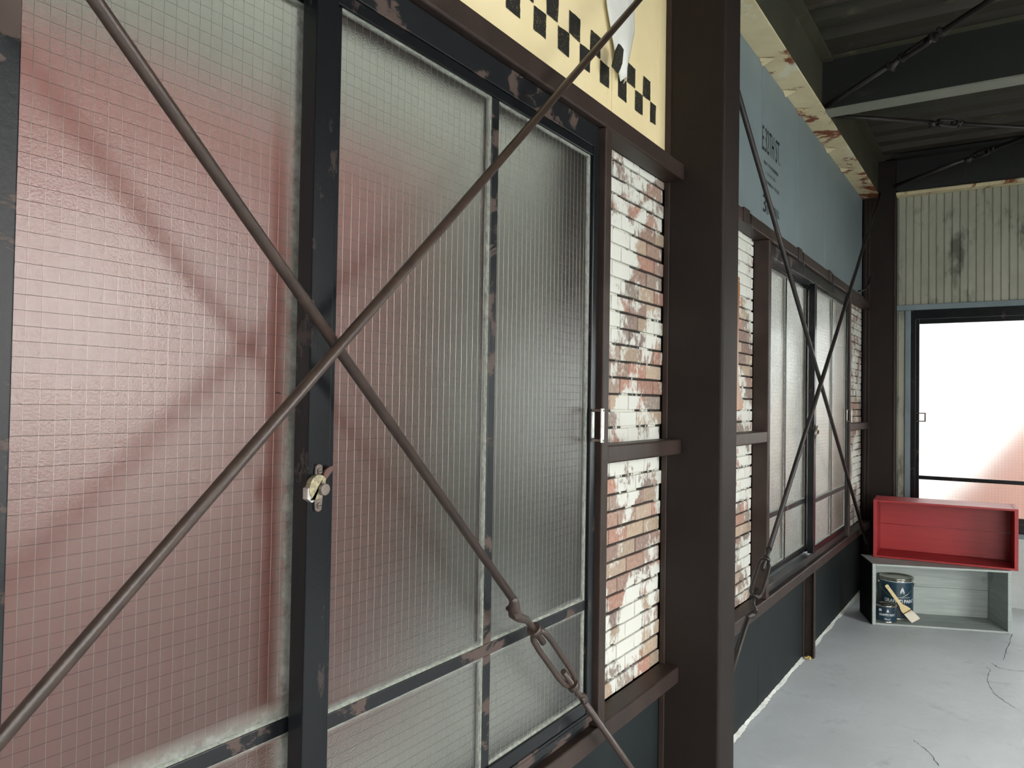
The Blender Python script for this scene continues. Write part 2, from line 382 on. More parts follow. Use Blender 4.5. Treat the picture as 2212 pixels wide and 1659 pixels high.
def smudge(y0, y1, z0, z1, par, dens=.8, mat='faded'):
    mb = MB(); y = y0
    while y < y1-.004:
        w = .008+R.random()*.008
        if R.random() < dens:
            for k in range(3):
                if R.random() < .75:
                    zz = z0+(z1-z0)*k/3; mb.add([(WX+.001, y, zz), (WX+.001, y+w*.75, zz), (WX+.001, y+w*.75, zz+(z1-z0)*.3), (WX+.001, y, zz+(z1-z0)*.3)], [(0,1,2,3)])
            mb.add([(WX+.001, y, z0), (WX+.001, y+w*.3, z0), (WX+.001, y+w*.3, z1), (WX+.001, y, z1)], [(0,1,2,3)])
        y += w
    return mb.build('worn_small_lettering', M[mat], par)
smudge(3.296, 3.53, 2.262, 2.278, bb[1]); smudge(3.328, 3.485, 2.225, 2.239, bb[1]); smudge(3.328, 3.548, 2.186, 2.202, bb[1])
smudge(3.345, 3.375, 2.06, 2.10, bb[1]); smudge(3.44, 3.55, 2.075, 2.112, bb[1], 1)
# lower boards
board('lower_wall_board', -.668, C1[0]-.001, 0.002, GZ[0][0]+.002, M['lowboard'], 'dark grey lower board below the nearest window', 'board')
board('lower_wall_board', C1[1]+.001, 3.276, 0.002, GZ[0][0]+.002, M['lowboard'], 'dark grey lower board right behind the thick column', 'board')
board('lower_wall_board', 3.280, 4.055, 0.002, GZ[0][0]+.002, M['lowboard'], 'dark grey lower board left of the short stud under the far window', 'board')
board('lower_wall_board', 4.058, C2[0]-.002, 0.002, GZ[0][0]+.002, M['lowboard'], 'dark grey lower board between short stud and corner column', 'board')

# ------------------------------------------------------------------ brick infill
BC = ['84685c', '8c6c5f', '796058', '96836f', '9c8977', '6f5c57', '877469', '94695a', '7b6f67']
def bricks(y0, y1, label, seed):
    rr = random.Random(seed); root = empty('brick_panel', (WX, (y0+y1)/2, GZ[0][1])); tag(root, label, 'brick panel')
    MB().box(WX-.031, WX-.0075, y0, y1, GZ[0][1]-.003, GZ[2][0]+.003).build('mortar_bed', M['mortar'], root)
    mb = MB(); z = GZ[0][1]+.002; c = 0; h, L, g = .0375, .114, .0065
    while z < GZ[2][0]:
        z1 = min(z+h, GZ[2][0]+.002); y = y0-(.5 if c % 2 else 0)*L-.03
        while y < y1:
            a, b = max(y, y0), min(y+L-.003, y1)
            if b-a > .012:
                col = lin(rr.choice(BC))[:3]; k = .8+.4*rr.random(); dx = rr.random()*.002
                j = [(rr.random()-.5)*.0022 for _ in range(4)]
                pf = [(a+.001+j[0], z+j[1]), (b-.001+j[2], z+j[3]), (b-.001+j[1], z1+j[0]), (a+.001+j[3], z1+j[2])]
                pf = [(min(max(p, y0), y1), q) for p, q in pf]
                mb.prism(pf, lambda p, s_: ((WX-.012) if s_ == 0 else WX-.001+dx, p[0], p[1]), 0, tuple(x*k for x in col))
            y += L
        z += h+g; c += 1
    mb.build('brick_courses', M['brick'], root, .0022, 2)
    return root
bricks(-.668, -.129, 'whitewashed brick strip left of the nearest window, outside the picture', 1)
bricks(1.714, C1[0]-.001, 'whitewashed red brick strip between nearest window and thick column', 2)
bricks(C1[1]+.001, 3.156, 'whitewashed brick strip right of the thick column, behind hanging wooden paddle', 3)
bricks(5.001, C2[0]-.002, 'thin whitewashed brick strip between far window and corner column', 4)

# ------------------------------------------------------------------ columns
def column(y0, y1, z1, label, x1=-.708, x0=-.886):
    root = empty('steel_column', ((x0+x1)/2, (y0+y1)/2, 0)); tag(root, label, 'column')
    MB().box(x0, x1, y0, y1, 0, z1).build('column_shaft', M['column'], root, .008, 3)
    return root
c1 = column(*C1, 2.92, 'thick dark brown square steel column between the two window bays')
MB().box(-.889, -.872, C1[0]-.004, C1[0]+.004, .02, 2.67).build('edge_weld', M['brown'], c1, .002)
c2 = column(*C2, 2.915, 'dark brown steel column standing in the far corner', -.682)
column(*C0, 2.92, 'dark brown steel column outside the left edge of the picture')
for k in (0, 1): MB().box(-.868+.022*k, -.862+.022*k, C2[0]-.006, C2[0]+.001, .02, 2.66).build('edge_strip', M['brown'], c2, .001)
MB().box(-.690, -.680, C2[0]-.007, C2[0]+.001, .02, 2.66).build('edge_strip', M['brown'], c2, .001)

# ------------------------------------------------------------------ horizontal girts
GL = ['sill', 'middle', 'head']
def girt(y0, y1, lvl, label):
    z0, z1 = GZ[lvl]; X1 = -.828
    mb = MB()
    mb.box(WX+.0005, X1, y0, y1, z0, z1)
    o = mb.build('wall_girt', M['brown'], None, .005, 3); return tag(o, label, 'girt')
girt(C0[1]+.001, C1[0]-.0005, 0, 'brown steel sill girt under the nearest window')
girt(C1[1]+.0005, C2[0]-.0075, 0, 'brown steel sill girt under the far window')
g_head1 = girt(C0[1]+.001, C1[0]-.0005, 2, 'brown steel head girt between cream board and nearest window')
g_head2 = girt(C1[1]+.0005, C2[0]-.0075, 2, 'brown steel head girt between blue-grey boards and far window')
girt(1.7145, C1[0]-.0005, 1, 'short brown crossbar over the brick left of the thick column')
girt(C1[1]+.0005, 3.1555, 1, 'short grey-brown crossbar over the brick right of the thick column')
girt(5.0015, C2[0]-.0075, 1, 'short crossbar over the thin brick strip by the corner column')
girt(C0[1]+.001, -.1285, 1, 'short brown crossbar over the brick outside the left picture edge')
# posts each side of the windows
def post(y0, label):
    o = MB().box(WX+.0005, -.826, y0, y0+.034, GZ[0][1]+.0005, GZ[2][0]-.0005).build('window_post', M['brown'], None, .004, 3); return tag(o, label, 'post')
post(-.1275, 'brown steel post left of the nearest window, outside the picture')
post(1.6795, 'brown steel post at the right edge of the nearest window')
post(3.1565, 'dark steel post at the left edge of the far window')
post(4.9665, 'grey-brown steel post at the right edge of the far window')
# short stud under far window
st = empty('wall_stud', (-.865, 4.09, 0)); tag(st, 'short brown channel stud under the far window sill', 'stud')
mb = MB().box(WX+.0005, -.885, 4.075, 4.118, 0, GZ[0][0]-.0005).box(-.885, -.838, 4.112, 4.118, 0, GZ[0][0]-.0005).box(-.844, -.838, 4.085, 4.112, 0, GZ[0][0]-.0005)
mb.build('channel', M['brown'], st, .001, 1)
o = MB()
for i in range(7):
    c_ = Vector((-.875+R.random()*.03, 4.045+R.random()*.03, .008+R.random()*.006)); rr_ = .004+R.random()*.004
    o.lathe([(0.0001, -rr_), (rr_*.8, -rr_*.5), (rr_, 0), (rr_*.7, rr_*.6), (0.0001, rr_)], c_, 7)
tag(o.build('foam_crumbs', M['foam']), 'yellow foam crumbs at the foot of the short stud', 'debris')

# straps with hooks on the far head girt
def strap(y, label, first=False):
    root = empty('girt_strap', (-.83, y, 1.93)); tag(root, label, 'strap', None)
    MB().box(-.8275, -.8245, y-.035, y+.035, GZ[2][0]-.003, GZ[2][1]+.004).box(WX+.001, -.8245, y-.035, y+.035, GZ[2][1]+.0005, GZ[2][1]+.004).build('band', M['brown'], root, .001, 1)
    MB().tube([(-.822, y+.035, 1.952), (-.820, y+.04, 1.91), (-.819, y+.045, 1.862), (-.822, y+.06, 1.855), (-.835, y+.12, 1.872)], .0022, 6).build('hook_wire', M['cable'], root)
strap(2.84, 'steel strap on the far head girt closest to the thick column')
strap(3.68, 'steel strap with wire hook on far head girt below the plain board')
strap(4.37, 'steel strap with wire hook on far head girt nearer the corner')
# black cable hanging on the far head girt
pts = [(-.82, 5.20, 1.962), (-.815, 5.27, 1.972), (-.80, 5.33, 1.99), (-.79, 5.39, 2.03), (-.785, 5.44, 2.09)]
tag(MB().tube(pts, .006, 8).build('black_cable', M['cable']), 'short bent black cable lying on the far head girt', 'cable')

# ------------------------------------------------------------------ windows
def wires(mb, x, y0, y1, z0, z1, pitch, r_, seg, seed):
    rr = random.Random(seed); n = int((y1-y0)/pitch)
    for i in range(1, n+1):
        y = y0+pitch*i-.003; pts = []
        for k in range(seg+1): pts.append((x+rr.random()*.0001, y+(rr.random()-.5)*.0005, z0+(z1-z0)*k/seg))
        mb.tube(pts, r_, 4, False)
    n = int((z1-z0)/pitch); sg = max(4, int(seg*(y1-y0)/(z1-z0)))
    for i in range(1, n+1):
        z = z0+pitch*i-.004; pts = []
        for k in range(sg+1): pts.append((x+rr.random()*.0001, y0+(y1-y0)*k/sg, z+(rr.random()-.5)*.0007))
        mb.tube(pts, r_*.85, 4, False, 1)
def edge_bead(mb, x, y0, y1, z0, z1, rr, sc=1.0):
    # irregular pale bead, light leak painted along the bottom, right and top edges
    def bead(p, q, nrm, w):
        n = max(8, int((Vector(q)-Vector(p)).length/.004)); vs_ = []; sm_ = .5
        for i in range(n+1):
            t = i/n; b = Vector(p).lerp(Vector(q), t); sm_ = sm_*.8+rr.random()*.2; ww = w*(.25+.9*sm_+.35*math.sin(t*9+w*900)**2)
            vs_ += [b, b+Vector(nrm)*ww*.6+Vector((-.0015, 0, 0)), b+Vector(nrm)*ww+Vector((-.003, 0, 0))]
        mb.add(vs_, [(3*i+k, 3*i+k+1, 3*i+k+4, 3*i+k+3) for i in range(n) for k in (0, 1)])
    bead((x, y0, z0), (x, y1, z0), (0, 0, 1), .0042*sc); bead((x, y1, z0), (x, y1, z1), (0, -1, 0), .0018*sc); bead((x, y0, z1), (x, y1, z1), (0, 0, -1), .0018*sc)
def light_leak(x, y0, y1, z0, z1, par, k=1):
    mb = MB(); w1, w2, w3 = .020*k, .016*k, .008  # pale strips that paint the light leak along right, bottom and top edges
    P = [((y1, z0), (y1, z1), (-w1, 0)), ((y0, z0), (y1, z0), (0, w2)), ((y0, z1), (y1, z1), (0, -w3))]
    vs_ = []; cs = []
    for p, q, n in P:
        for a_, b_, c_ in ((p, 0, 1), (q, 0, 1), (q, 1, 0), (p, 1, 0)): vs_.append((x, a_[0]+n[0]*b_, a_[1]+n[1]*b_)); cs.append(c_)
    o_ = mb.add(vs_, [(0,1,2,3), (4,5,6,7), (8,9,10,11)]).build('edge_light_leak', M['light_leak'], par)
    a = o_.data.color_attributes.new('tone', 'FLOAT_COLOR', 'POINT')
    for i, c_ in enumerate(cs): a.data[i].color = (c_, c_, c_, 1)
def sash(par, xi, ya, yb, meet, seed, near, gm, nm='sash'):
    """steel sash: glass plane xi, outer edges ya..yb, two upper and two lower lites"""
    x0, x1 = xi-.016, xi+.014; s_ = .030; mw = .0125; zb, zt, zr0, zr1 = .555, 1.832, .7655, .7885
    lw = .040 if meet == 'L' else s_; rw = .040 if meet == 'R' else s_
    if meet == 'L': lw = .042
    root = empty(nm, (xi, ya, .52), par)
    ym = (ya+lw+yb-rw)/2+.008
    fr = MB().box(x0, x1, ya, ya+lw, .522, 1.856).box(x0, x1, yb-rw, yb, .522, 1.856)
    fr.box(x0, x1-.002, ya+lw, yb-rw, zt, 1.853).box(x0, x1-.002, ya+lw, yb-rw, .525, zb)
    # glazing step
    fr.box(x0, xi+.007, ya+lw, ya+lw+.014, zb, zt).box(x0, xi+.007, yb-rw-.006, yb-rw, zb, zt)
    fr.build('sash_frame', M['black'], root, .0018, 2)
    MB().box(x0, x1-.006, ya+lw+.010, yb-rw-.004, zr0, zr1).build('glazing_bar', M['peel'], root, .002, 2)
    MB().box(x0, x1-.006, ym-mw, ym+mw, zb-.001, zr0).box(x0, x1-.006, ym-mw, ym+mw, zr1, zt+.001).build('mullion', M['peel'], root, .002, 2)
    rr = random.Random(seed)
    pm = MB()
    for (a, b) in ((ya+lw+.014, ym-mw), (ym+mw, yb-rw-.006)):
        for (c_, d) in ((zb, zr0), (zr1, zt)):
            g = MB().box(xi-.0025, xi+.0025, a-.004, b+.004, c_-.004, d+.004).build('glass_pane', gm, root)
            w = MB(); wires(w, xi+.0027, a, b, c_, d, .0168, .00026 if near else .00028, 24 if near else 6, rr.random())
            wo = w.build('wire_mesh', [M['wire'], M['wire2']], root)
            light_leak(xi+.0032, a, b, c_, d, root, 2.0 if meet == 'R' and near else .8)
            edge_bead(pm, xi+.0065, a, b, c_, d, rr, 1 if near else .9)
    pm.build('light_leak_bead', M['edge_bead'], root)
    return root
def window(n, dy, near):
    w = empty('window_%d' % n, (-.87, -.09+dy, .48)); tag(w, kind='structure')
    Y0, Y1 = -.092+dy, 1.6785+dy
    fr = MB().box(WX-.045, -.845, Y0, Y1, 1.858, GZ[2][0]-.001).box(WX-.045, -.842, Y1-.007, Y1, .52, 1.858).box(WX-.045, -.842, Y0, Y0+.007, .52, 1.858)
    fr.build('head_frame', M['peel'], w, .002, 2)
    sl = MB().box(WX-.045, -.842, Y0, Y1, .497, .514).box(WX-.045, -.85, Y0, Y1, .4825, .4975).box(-.848, -.8425, Y0, Y1, .514, .521)
    sl.build('sill_frame', M['peel'], w, .0015, 2)
    s2 = sash(w, -.852, .772+dy, 1.671+dy, 'L', 10+n, near, M['glass'])
    s1 = sash(w, -.893, -.062+dy, .840+dy, 'R', 20+n, near, M['glass'])
    # crescent lock on the meeting stile
    L = empty('sash_lock', (-.838, .79+dy, 1.12), w); y = .787+dy; x = -.838; z = 1.122
    pl = []
    for k in range(24):
        t = 2*math.pi*k/24; pl.append((.0085*math.cos(t), .030*math.sin(t)/1 if abs(math.sin(t)) < .6 else math.copysign(.024+.010*abs(math.sin(t)), math.sin(t))))
    MB().prism(pl, lambda p, s_: (x+.0003+.004*s_, y+p[0]+.003, z+p[1]), 0, None, True).build('lock_plate', M['tarnish'], L, .001)
    for zz in (.024, -.025):
        disc = [(.0042*math.cos(2*math.pi*k/14), .0042*math.sin(2*math.pi*k/14)) for k in range(14)]
        MB().prism(disc, lambda p, s_: (x+.0044+.002*s_, y+.003+p[0], z+zz+p[1])).build('lock_screw', M['tarnish'], L, .0006)
        MB().box(x+.0062, x+.0068, y-.0005, y+.0065, z+zz-.0004, z+zz+.0006).build('screw_slot', M['gap'], L)
    # cam body, turning lever and hook
    arc = []
    for k in range(13): t = math.radians(40+200*k/12); arc.append((.017*math.cos(t), .019*math.sin(t)))
    arc += [(-.012, -.016), (.004, -.014), (.012, -.006)]
    MB().prism(arc, lambda p, s_: (x+.0045+.009*s_, y-.006+p[0], z+.001+p[1]), 0, None, True).build('lock_cam', M['latchgold'], L, .0012)
    disc = [(.0085*math.cos(2*math.pi*k/20), .0085*math.sin(2*math.pi*k/20)) for k in range(20)]
    MB().prism(disc, lambda p, s_: (x+.013+.007*s_, y+.001+p[0], z-.001+p[1]), 0, None, True).build('lock_knob', M['tarnish'], L, .001)
    MB().prism([(-.022, .004), (-.0255, .002), (-.0255, -.013), (-.016, -.019), (-.010, -.015), (-.014, -.004)], lambda p, s_: (x+.002+.010*s_, y+p[0], z+p[1])).build('lock_hook', M['steel'], L, .001)
    MB().prism([(.003, .012), (.010, .010), (.026, .026), (.025, .031), (.018, .030), (.010, .026)], lambda p, s_: (x+.006+.004*s_, y+p[0], z+p[1])).build('lock_lever', M['rustred'], L, .0008)
    # pull handle on the right stile
    Hh = empty('pull_handle', (-.84, 1.655+dy, 1.19), w); yy = 1.648+dy
    MB().box(-.838, -.8345, yy-.006, yy+.006, 1.166, 1.228).build('handle_plate', M['steel'], Hh, .001)
    for z0 in (1.158, 1.228): MB().box(-.838, -.808, yy-.004, yy+.004, z0, z0+.006).build('handle_arm', M['tarnish'], Hh, .001)
    MB().box(-.812, -.808, yy-.010, yy+.005, 1.156, 1.236).build('handle_grip', M['steel'], Hh, .0012)
    return w
w1 = window(1, 0, True)
w2 = window(2, 3.285, False)
mk = MB()
for i in range(12):
    yy = .7545+i*.00085; zz = 1.2565-i*.0001+(R.random()-.5)*.002
    mk.add([(-.8889, yy, zz), (-.8889, yy+.001, zz+.0004), (-.8889, yy+.0008, zz+.0016), (-.8889, yy-.0003, zz+.001)], [(0,1,2,3)])
mk.build('ink_mark', M['gap'], w1)

# ------------------------------------------------------------------ cross brace rods
def lerp(a, b, t): return Vector(a).lerp(Vector(b), t)
def turnbuckle(root, a, b, rad, L=.20, scale=1.0, RM=None):
    """turnbuckle assembly between a and b (Vectors): hooks, threaded ends, open body"""
    d = (b-a).normalized(); up_ = Vector((1, 0, 0)) if abs(d.x) < .9 else Vector((0, 0, 1)); s1 = (up_-d*up_.dot(d)).normalized(); s2 = d.cross(s1)
    vv = Vector((-.55, .8, -.2)); n1 = (d.cross(vv).normalized()*.92+vv*.25).normalized()
    Ln = (b-a).length; c = lambda t, off=0: a+d*Ln*t+n1*off
    # clevis loop (bulge and bend) before the body
    MB().tube([c(0), c(.03, .000), c(.06, -.006*scale), c(.10, -.013*scale), c(.14, -.011*scale), c(.19, -.001*scale), c(.24, .0), c(.40, .0)],
              [rad, rad*1.15, rad*1.5, rad*1.6, rad*1.2, rad*.95, rad*.85, rad*.8], 12).build('hook_end', RM, root)
    n3 = d.cross(n1)
    MB().tube([c(.085, -.014*scale)-n3*.016*scale, c(.085, -.014*scale)+n3*.016*scale], rad*.75, 8).build('hinge_bolt', RM, root)
    MB().tube([c(.265), c(.30)], rad*1.75, 12).build('body_nut', RM, root)
    MB().tube([c(.80), c(.84)], rad*1.75, 12).build('body_nut', RM, root)
    for sg in (-1, 1):
        MB().tube([c(.28, sg*.004*scale), c(.34, sg*.0138*scale), c(.42, sg*.0160*scale), c(.70, sg*.0160*scale), c(.77, sg*.0138*scale), c(.82, sg*.004*scale)], rad*.78, 10).build('body_bar', RM, root)
    MB().tube([c(.68), c(.93), c(.96, .003*scale), c(1.0, .0)], [rad*.8, rad*.8, rad*1.2, rad*1.1], 12).build('threaded_end', RM, root)
    MB().tube([c(.95)-n3*.015*scale, c(.95)+n3*.015*scale], rad*.75, 8).build('hinge_bolt', RM, root)
def xpix(x, y, X):
    d = (x-1106)/F*rt - (y-829.5)/F*up + fw; t = X/d.x; return Vector((X, d.y*t, d.z*t+1.25))
def rod(name, a, b, rad, label, cat='brace rod', tb=None, ends=True, scale=1.0, group=None, RM=None):
    RM = RM or M['rodmat']
    a = Vector(a); b = Vector(b); root = empty(name, a); tag(root, label, cat, group)
    if tb:
        p, q = lerp(a, b, tb[0]), lerp(a, b, tb[1])
        MB().tube([a, p], rad, 16).build('rod', RM, root); MB().tube([q, b], rad, 16).build('rod', RM, root)
        turnbuckle(root, p, q, rad, scale=scale, RM=RM)
    else: MB().tube([a, b], rad, 16).build('rod', RM, root)
    return root
RX = -.79
A0, A1 = xpix(205, 0, RX), xpix(1105, 1290, RX); dA = (A1-A0)/(A1.y-A0.y)
aT = A0+dA*(C0[1]-A0.y); Afull_b = A0+dA*(C1[0]-A0.y)
tA = lambda y: (y-aT.y)/(Afull_b.y-aT.y)
B0, B1 = xpix(0, 1597, RX+.017), xpix(1380, 0, RX+.017); dB = (B1-B0)/(B1.y-B0.y)
bL = B0+dB*(C0[1]-B0.y); bR = B0+dB*(C1[0]-B0.y)
yt0, yt1 = A1.y, xpix(1262, 1520, RX).y
rod('brace_rod', aT, Afull_b, .0078, 'brown brace rod with turnbuckle falling to the right across the nearest window', tb=(tA(yt0), tA(yt1)))
rod('brace_rod', bL, bR, .0078, 'brown brace rod rising to the right across nearest window and cream board')
# far bay
P0, P1 = xpix(1597, 212, RX), xpix(1856, 1118, RX); d_ = (P1-P0)/(P1.y-P0.y)
rod('brace_rod', P0+d_*(C1[1]-P0.y), P0+d_*(5.36-P0.y), .0095, 'thin brace rod falling to the right across the far window', RM=M['rod_dark'])
Q0, Q1 = xpix(1662, 1185, RX+.02), xpix(1885, 470, RX+.02); d_ = (Q1-Q0)/(Q1.y-Q0.y)
qa = Q0+d_*(C1[1]-Q0.y); qb = Q0+d_*(C2[0]-.07-Q0.y); tq = lambda y: (y-qa.y)/(qb.y-qa.y)
rod('brace_rod', qa, qb, .0095, 'thin brace rod with turnbuckle rising to the right across the far window', RM=M['rod_dark'], tb=(tq(2.70), tq(Q0.y)), scale=1.2)
# gusset plates where rods meet columns
gp = MB().prism([(0, 0), (.11, 0), (0, .14)], lambda p, s_: (RX-.006+.012*s_, C2[0]-.008-p[0], .483+p[1])).build('gusset_plate', M['brown'], None, .002)
tag(gp, 'triangular brown gusset plate at foot of the corner column', 'plate')

# ------------------------------------------------------------------ hanging wooden paddle
pd = empty('wooden_paddle', (-.862, 2.85, 1.23)); tag(pd, 'narrow brown wooden paddle hanging on the brick, half hidden by the thick column', 'paddle')
out = [(.018, 1.72), (.024, 1.68), (.018, 1.62), (.014, 1.50), (.012, 1.38), (.020, 1.335), (.052, 1.28), (.082, 1.238), (.05, 1.230), (0, 1.227)]
out = [(y, z) for y, z in out]+[(-y, z) for y, z in out[::-1][1:]]
MB().prism(out, lambda p, s_: (-.875+.018*s_, 2.848+p[0], p[1]), 0, None, False).build('blade', M['paddle'], pd, .004, 3)
MB().tube([(-.888, 2.848, 1.70), (-.852, 2.848, 1.705)], .0025, 8).build('nail', M['steel'], pd)

# ------------------------------------------------------------------ eave beam, rafters, roof deck
eb = empty('eave_beam', (-.83, 2.5, 2.674)); tag(eb, 'long eave beam with rusty cream underside above the wall boards', 'beam')
MB().box(WX-.01, -.778, C1[1]+.002, C2[0]-.004, 2.6735, 2.682).build('bottom_flange', M['rusty'], eb, .001, 1)
eb.children[0]['label'] = 'rusty peeling cream flange underside'
MB().box(-.800, -.793, C1[1]+.002, C2[0]-.004, 2.682, 2.922).build('web', M['olive'], eb)
MB().box(WX, -.745, C1[1]+.002, C2[0]-.004, 2.912, 2.9275).build('top_flange', M['olive'], eb)
MB().box(WX-.01, -.772, C2[0]-.016, C2[0]-.004, 2.668, 2.690).build('end_lip', M['rustred'], eb, .001, 1)
for i, (yy, dz) in enumerate(((3.235, 0), (3.62, 0), (3.88, 0), (4.55, 0), (4.98, 0))):
    MB().add([(WX+.002, yy-.03, 2.672), (WX+.06, yy-.012, 2.667), (WX+.055, yy+.006, 2.6705), (WX+.002, yy+.02, 2.655)], [(0,1,2,3)]).build('peeling_flake', M['rusty'], eb)
eb1 = empty('eave_beam', (-.83, 1.0, 2.674)); tag(eb1, 'eave beam above the cream boards, over the top picture edge', 'beam')
MB().box(WX-.01, -.778, C0[1]+.002, C1[0]-.002, 2.6735, 2.682).build('bottom_flange', M['rusty'], eb1); MB().box(-.800, -.793, C0[1]+.002, C1[0]-.002, 2.682, 2.922).build('web', M['olive'], eb1)
def rafter(y, label, x0=-.7925):
    rf = empty('roof_rafter', (1, y, 2.674)); tag(rf, label, 'rafter')
    MB().box(x0, XR-.01, y, y+.105, 2.674, 2.682).build('bottom_flange', M['flange'], rf)
    MB().box(x0, XR-.01, y+.004, y+.012, 2.682, 2.926).build('web', M['rafter'], rf)
    MB().box(x0+.03, XR-.01, y-.03, y+.105, 2.9185, 2.9265).build('top_flange', M['olive'], rf)
    return rf
rafter(3.955, 'dark steel rafter with pale grey-green underside crossing the ceiling')
rafter(.45, 'dark steel rafter above and behind the camera')
wb = empty('roof_rafter', (1, 5.8, 2.674)); tag(wb, 'dark bolted steel beam along the top of the back wall', 'rafter')
MB().box(-.68, XR-.01, 5.775, 5.785, 2.70, 2.926).build('web', M['rafter'], wb)
MB().box(-.68, XR-.01, 5.70, 5.862, 2.905, 2.9265).build('top_flange', M['rafter'], wb)
MB().box(-.6865, XR-.01, 5.79, 5.868, 2.672, 2.694).build('bottom_flange', M['rusty'], wb, .002, 1)
for i in range(14):
    cx, cz = -.45+.14*(i % 7)+R.random()*.03, 2.77+.05*(i // 7); hx = [(.012*math.cos(k*math.pi/3), .012*math.sin(k*math.pi/3)) for k in range(6)]
    MB().prism(hx, lambda p, s_: (cx+p[0], 5.775-.009*s_, cz+p[1])).build('bolt_head', M['rafter'], wb)
# ribbed steel deck: ribs run across the room
prof = []; y = YR
while y < YB+.05:
    prof += [(y, 2.93), (y+.085, 2.93), (y+.105, 2.975), (y+.185, 2.975)]; y += .205
vs_ = []
for yy, zz in prof: vs_ += [(WX-.1, yy, zz), (XR+.1, yy, zz)]
dk = MB().add(vs_, [(2*i, 2*i+1, 2*i+3, 2*i+2) for i in range(len(prof)-1)])
dk.box(WX-.1, XR+.1, YR, YB+.15, 3.0, 3.04)
tag(dk.build('ceiling', M['deck']), kind='structure')
# ceiling brace rods
def zp(x, y, z): p = zpix(x, y, z); return Vector((p[0], p[1], z))
r1a, r1b = zp(1786, 229, 2.70), zp(2140, 0, 2.76); r1b = r1a+(r1b-r1a)*1.5; r1a = r1a+(r1a-r1b).normalized()*.02
rod('ceiling_brace_rod', r1a, r1b, .012, RM=M['rod_dark'], label= 'dark ceiling brace rod with turnbuckles left of the pale-bottomed rafter', tb=(.30, .52), scale=1.5)
r2a, r2b = zp(1797, 250, 2.74), zp(2212, 276, 2.74); r2b = r2a+(r2b-r2a)*1.6
rod('ceiling_brace_rod', r2a, r2b, .010, RM=M['rod_dark'], label= 'thin ceiling brace rod running nearly level right of the rafter', tb=(.31, .42), scale=1.3)
r3a, r3b = zp(1932, 402, 2.72), zp(2212, 297, 2.80); r3b = r3a+(r3b-r3a)*1.3
rod('ceiling_brace_rod', r3a, r3b, .012, RM=M['rod_dark'], label= 'dark ceiling brace rod rising from the corner column', tb=(.45, .62), scale=1.3)

# ------------------------------------------------------------------ back wall
def corrug(name, x0, x1, z0, z1, mat, y, pitch=.0455, depth=.008, par=None):
    mb = MB(); x = x0; vs_ = []
    while x < x1:
        for dx, dd in ((0, 0), (.003, depth), (.006, depth), (.009, 0)):
            if x+dx <= x1: vs_ += [(x+dx, y+dd, z0), (x+dx, y+dd, z1)]
        x += pitch
    vs_ += [(x1, y, z0), (x1, y, z1)]
    n = len(vs_)//2; mb.add(vs_, [(2*i, 2*i+1, 2*i+3, 2*i+2) for i in range(n-1)])
    return mb.build(name, mat, par)
BX0, BX1 = -.597, 2.2     # window opening on the back wall
tag(corrug('ribbed_sheet', -.6815, XR, 1.94, 2.673, M['corr'], YB), 'stained pale corrugated sheet above the back window', 'sheet')
tag(corrug('ribbed_sheet', -.6815, -.632, .45, 1.90, M['corr'], YB), 'narrow weathered sheet strip left of the back window', 'sheet')
tag(corrug('ribbed_sheet', -.6815, XR, .0, .435, M['white_sheet'], YB, .16), 'white ribbed sheet under the back window, behind the crates', 'sheet')
tag(MB().box(WX-.1, BX0-.004, YB+.012, YB+.06, -.05, 3.0).box(BX0-.005, BX1+.03, YB+.012, YB+.06, 1.91, 3.0).box(BX0-.005, BX1+.03, YB+.012, YB+.06, -.05, .45).box(BX1+.03, XR, YB+.012, YB+.06, -.05, 3.0).build('wall_back', M['plain']), kind='structure')
tag(MB().box(-.6865, XR, YB-.014, YB+.012, 1.902, 1.940).build('trim_4', M['trimblue'], None, .003), kind='structure')
tag(MB().box(-.632, BX0-.001, YB-.012, YB+.012, .45, 1.9015).build('trim_5', M['trimblue'], None, .003), kind='structure')
tag(MB().box(BX1+.001, BX1+.035, YB-.012, YB+.012, .45, 1.9015).build('trim_6', M['trimblue'], None, .003), kind='structure')
tag(MB().box(-.6865, XR, YB-.014, YB+.012, .436, .466).build('trim_7', M['trimblue'], None, .003), kind='structure')
w3 = empty('window_3', (BX0, YB, .47)); tag(w3, kind='structure')
MB().box(BX0, BX1, YB-.004, YB+.05, 1.842, 1.9015).box(BX0, BX0+.030, YB-.004, YB+.05, .4665, 1.842).box(BX1-.03, BX1, YB-.004, YB+.05, .4665, 1.842).box(BX0+.03, BX1-.03, YB-.004, YB+.05, .4665, .522).build('outer_frame', M['black'], w3, .002)
def bsash(xa, xb, y, nm):
    root = empty('sash', (xa, y, .52), w3)
    MB().box(xa, xa+.021, y-.012, y+.012, .524, 1.841).box(xb-.021, xb, y-.012, y+.012, .524, 1.841).box(xa+.021, xb-.021, y-.012, y+.012, 1.808, 1.841).box(xa+.021, xb-.021, y-.012, y+.012, .524, .562).build('sash_frame', M['black'], root, .0015)
    MB().box(xa+.021, xb-.021, y-.010, y+.010, .772, .797).build('glazing_bar', M['black'], root, .0015)
    for z0, z1 in ((.562, .772), (.797, 1.808)):
        MB().box(xa+.018, xb-.018, y-.0025, y+.0025, z0-.003, z1+.003).build('glass_pane', M['glass_b'], root)
        w = MB()
        for i in range(1, int((xb-xa-.04)/.018)): w.tube([(xa+.021+i*.018, y-.003, z0), (xa+.021+i*.018, y-.003, z1)], .0002, 4, False)
        for i in range(1, int((z1-z0)/.018)): w.tube([(xa+.021, y-.003, z0+i*.018), (xb-.021, y-.003, z0+i*.018)], .0002, 4, False)
        w.build('wire_mesh', M['wire'], root)
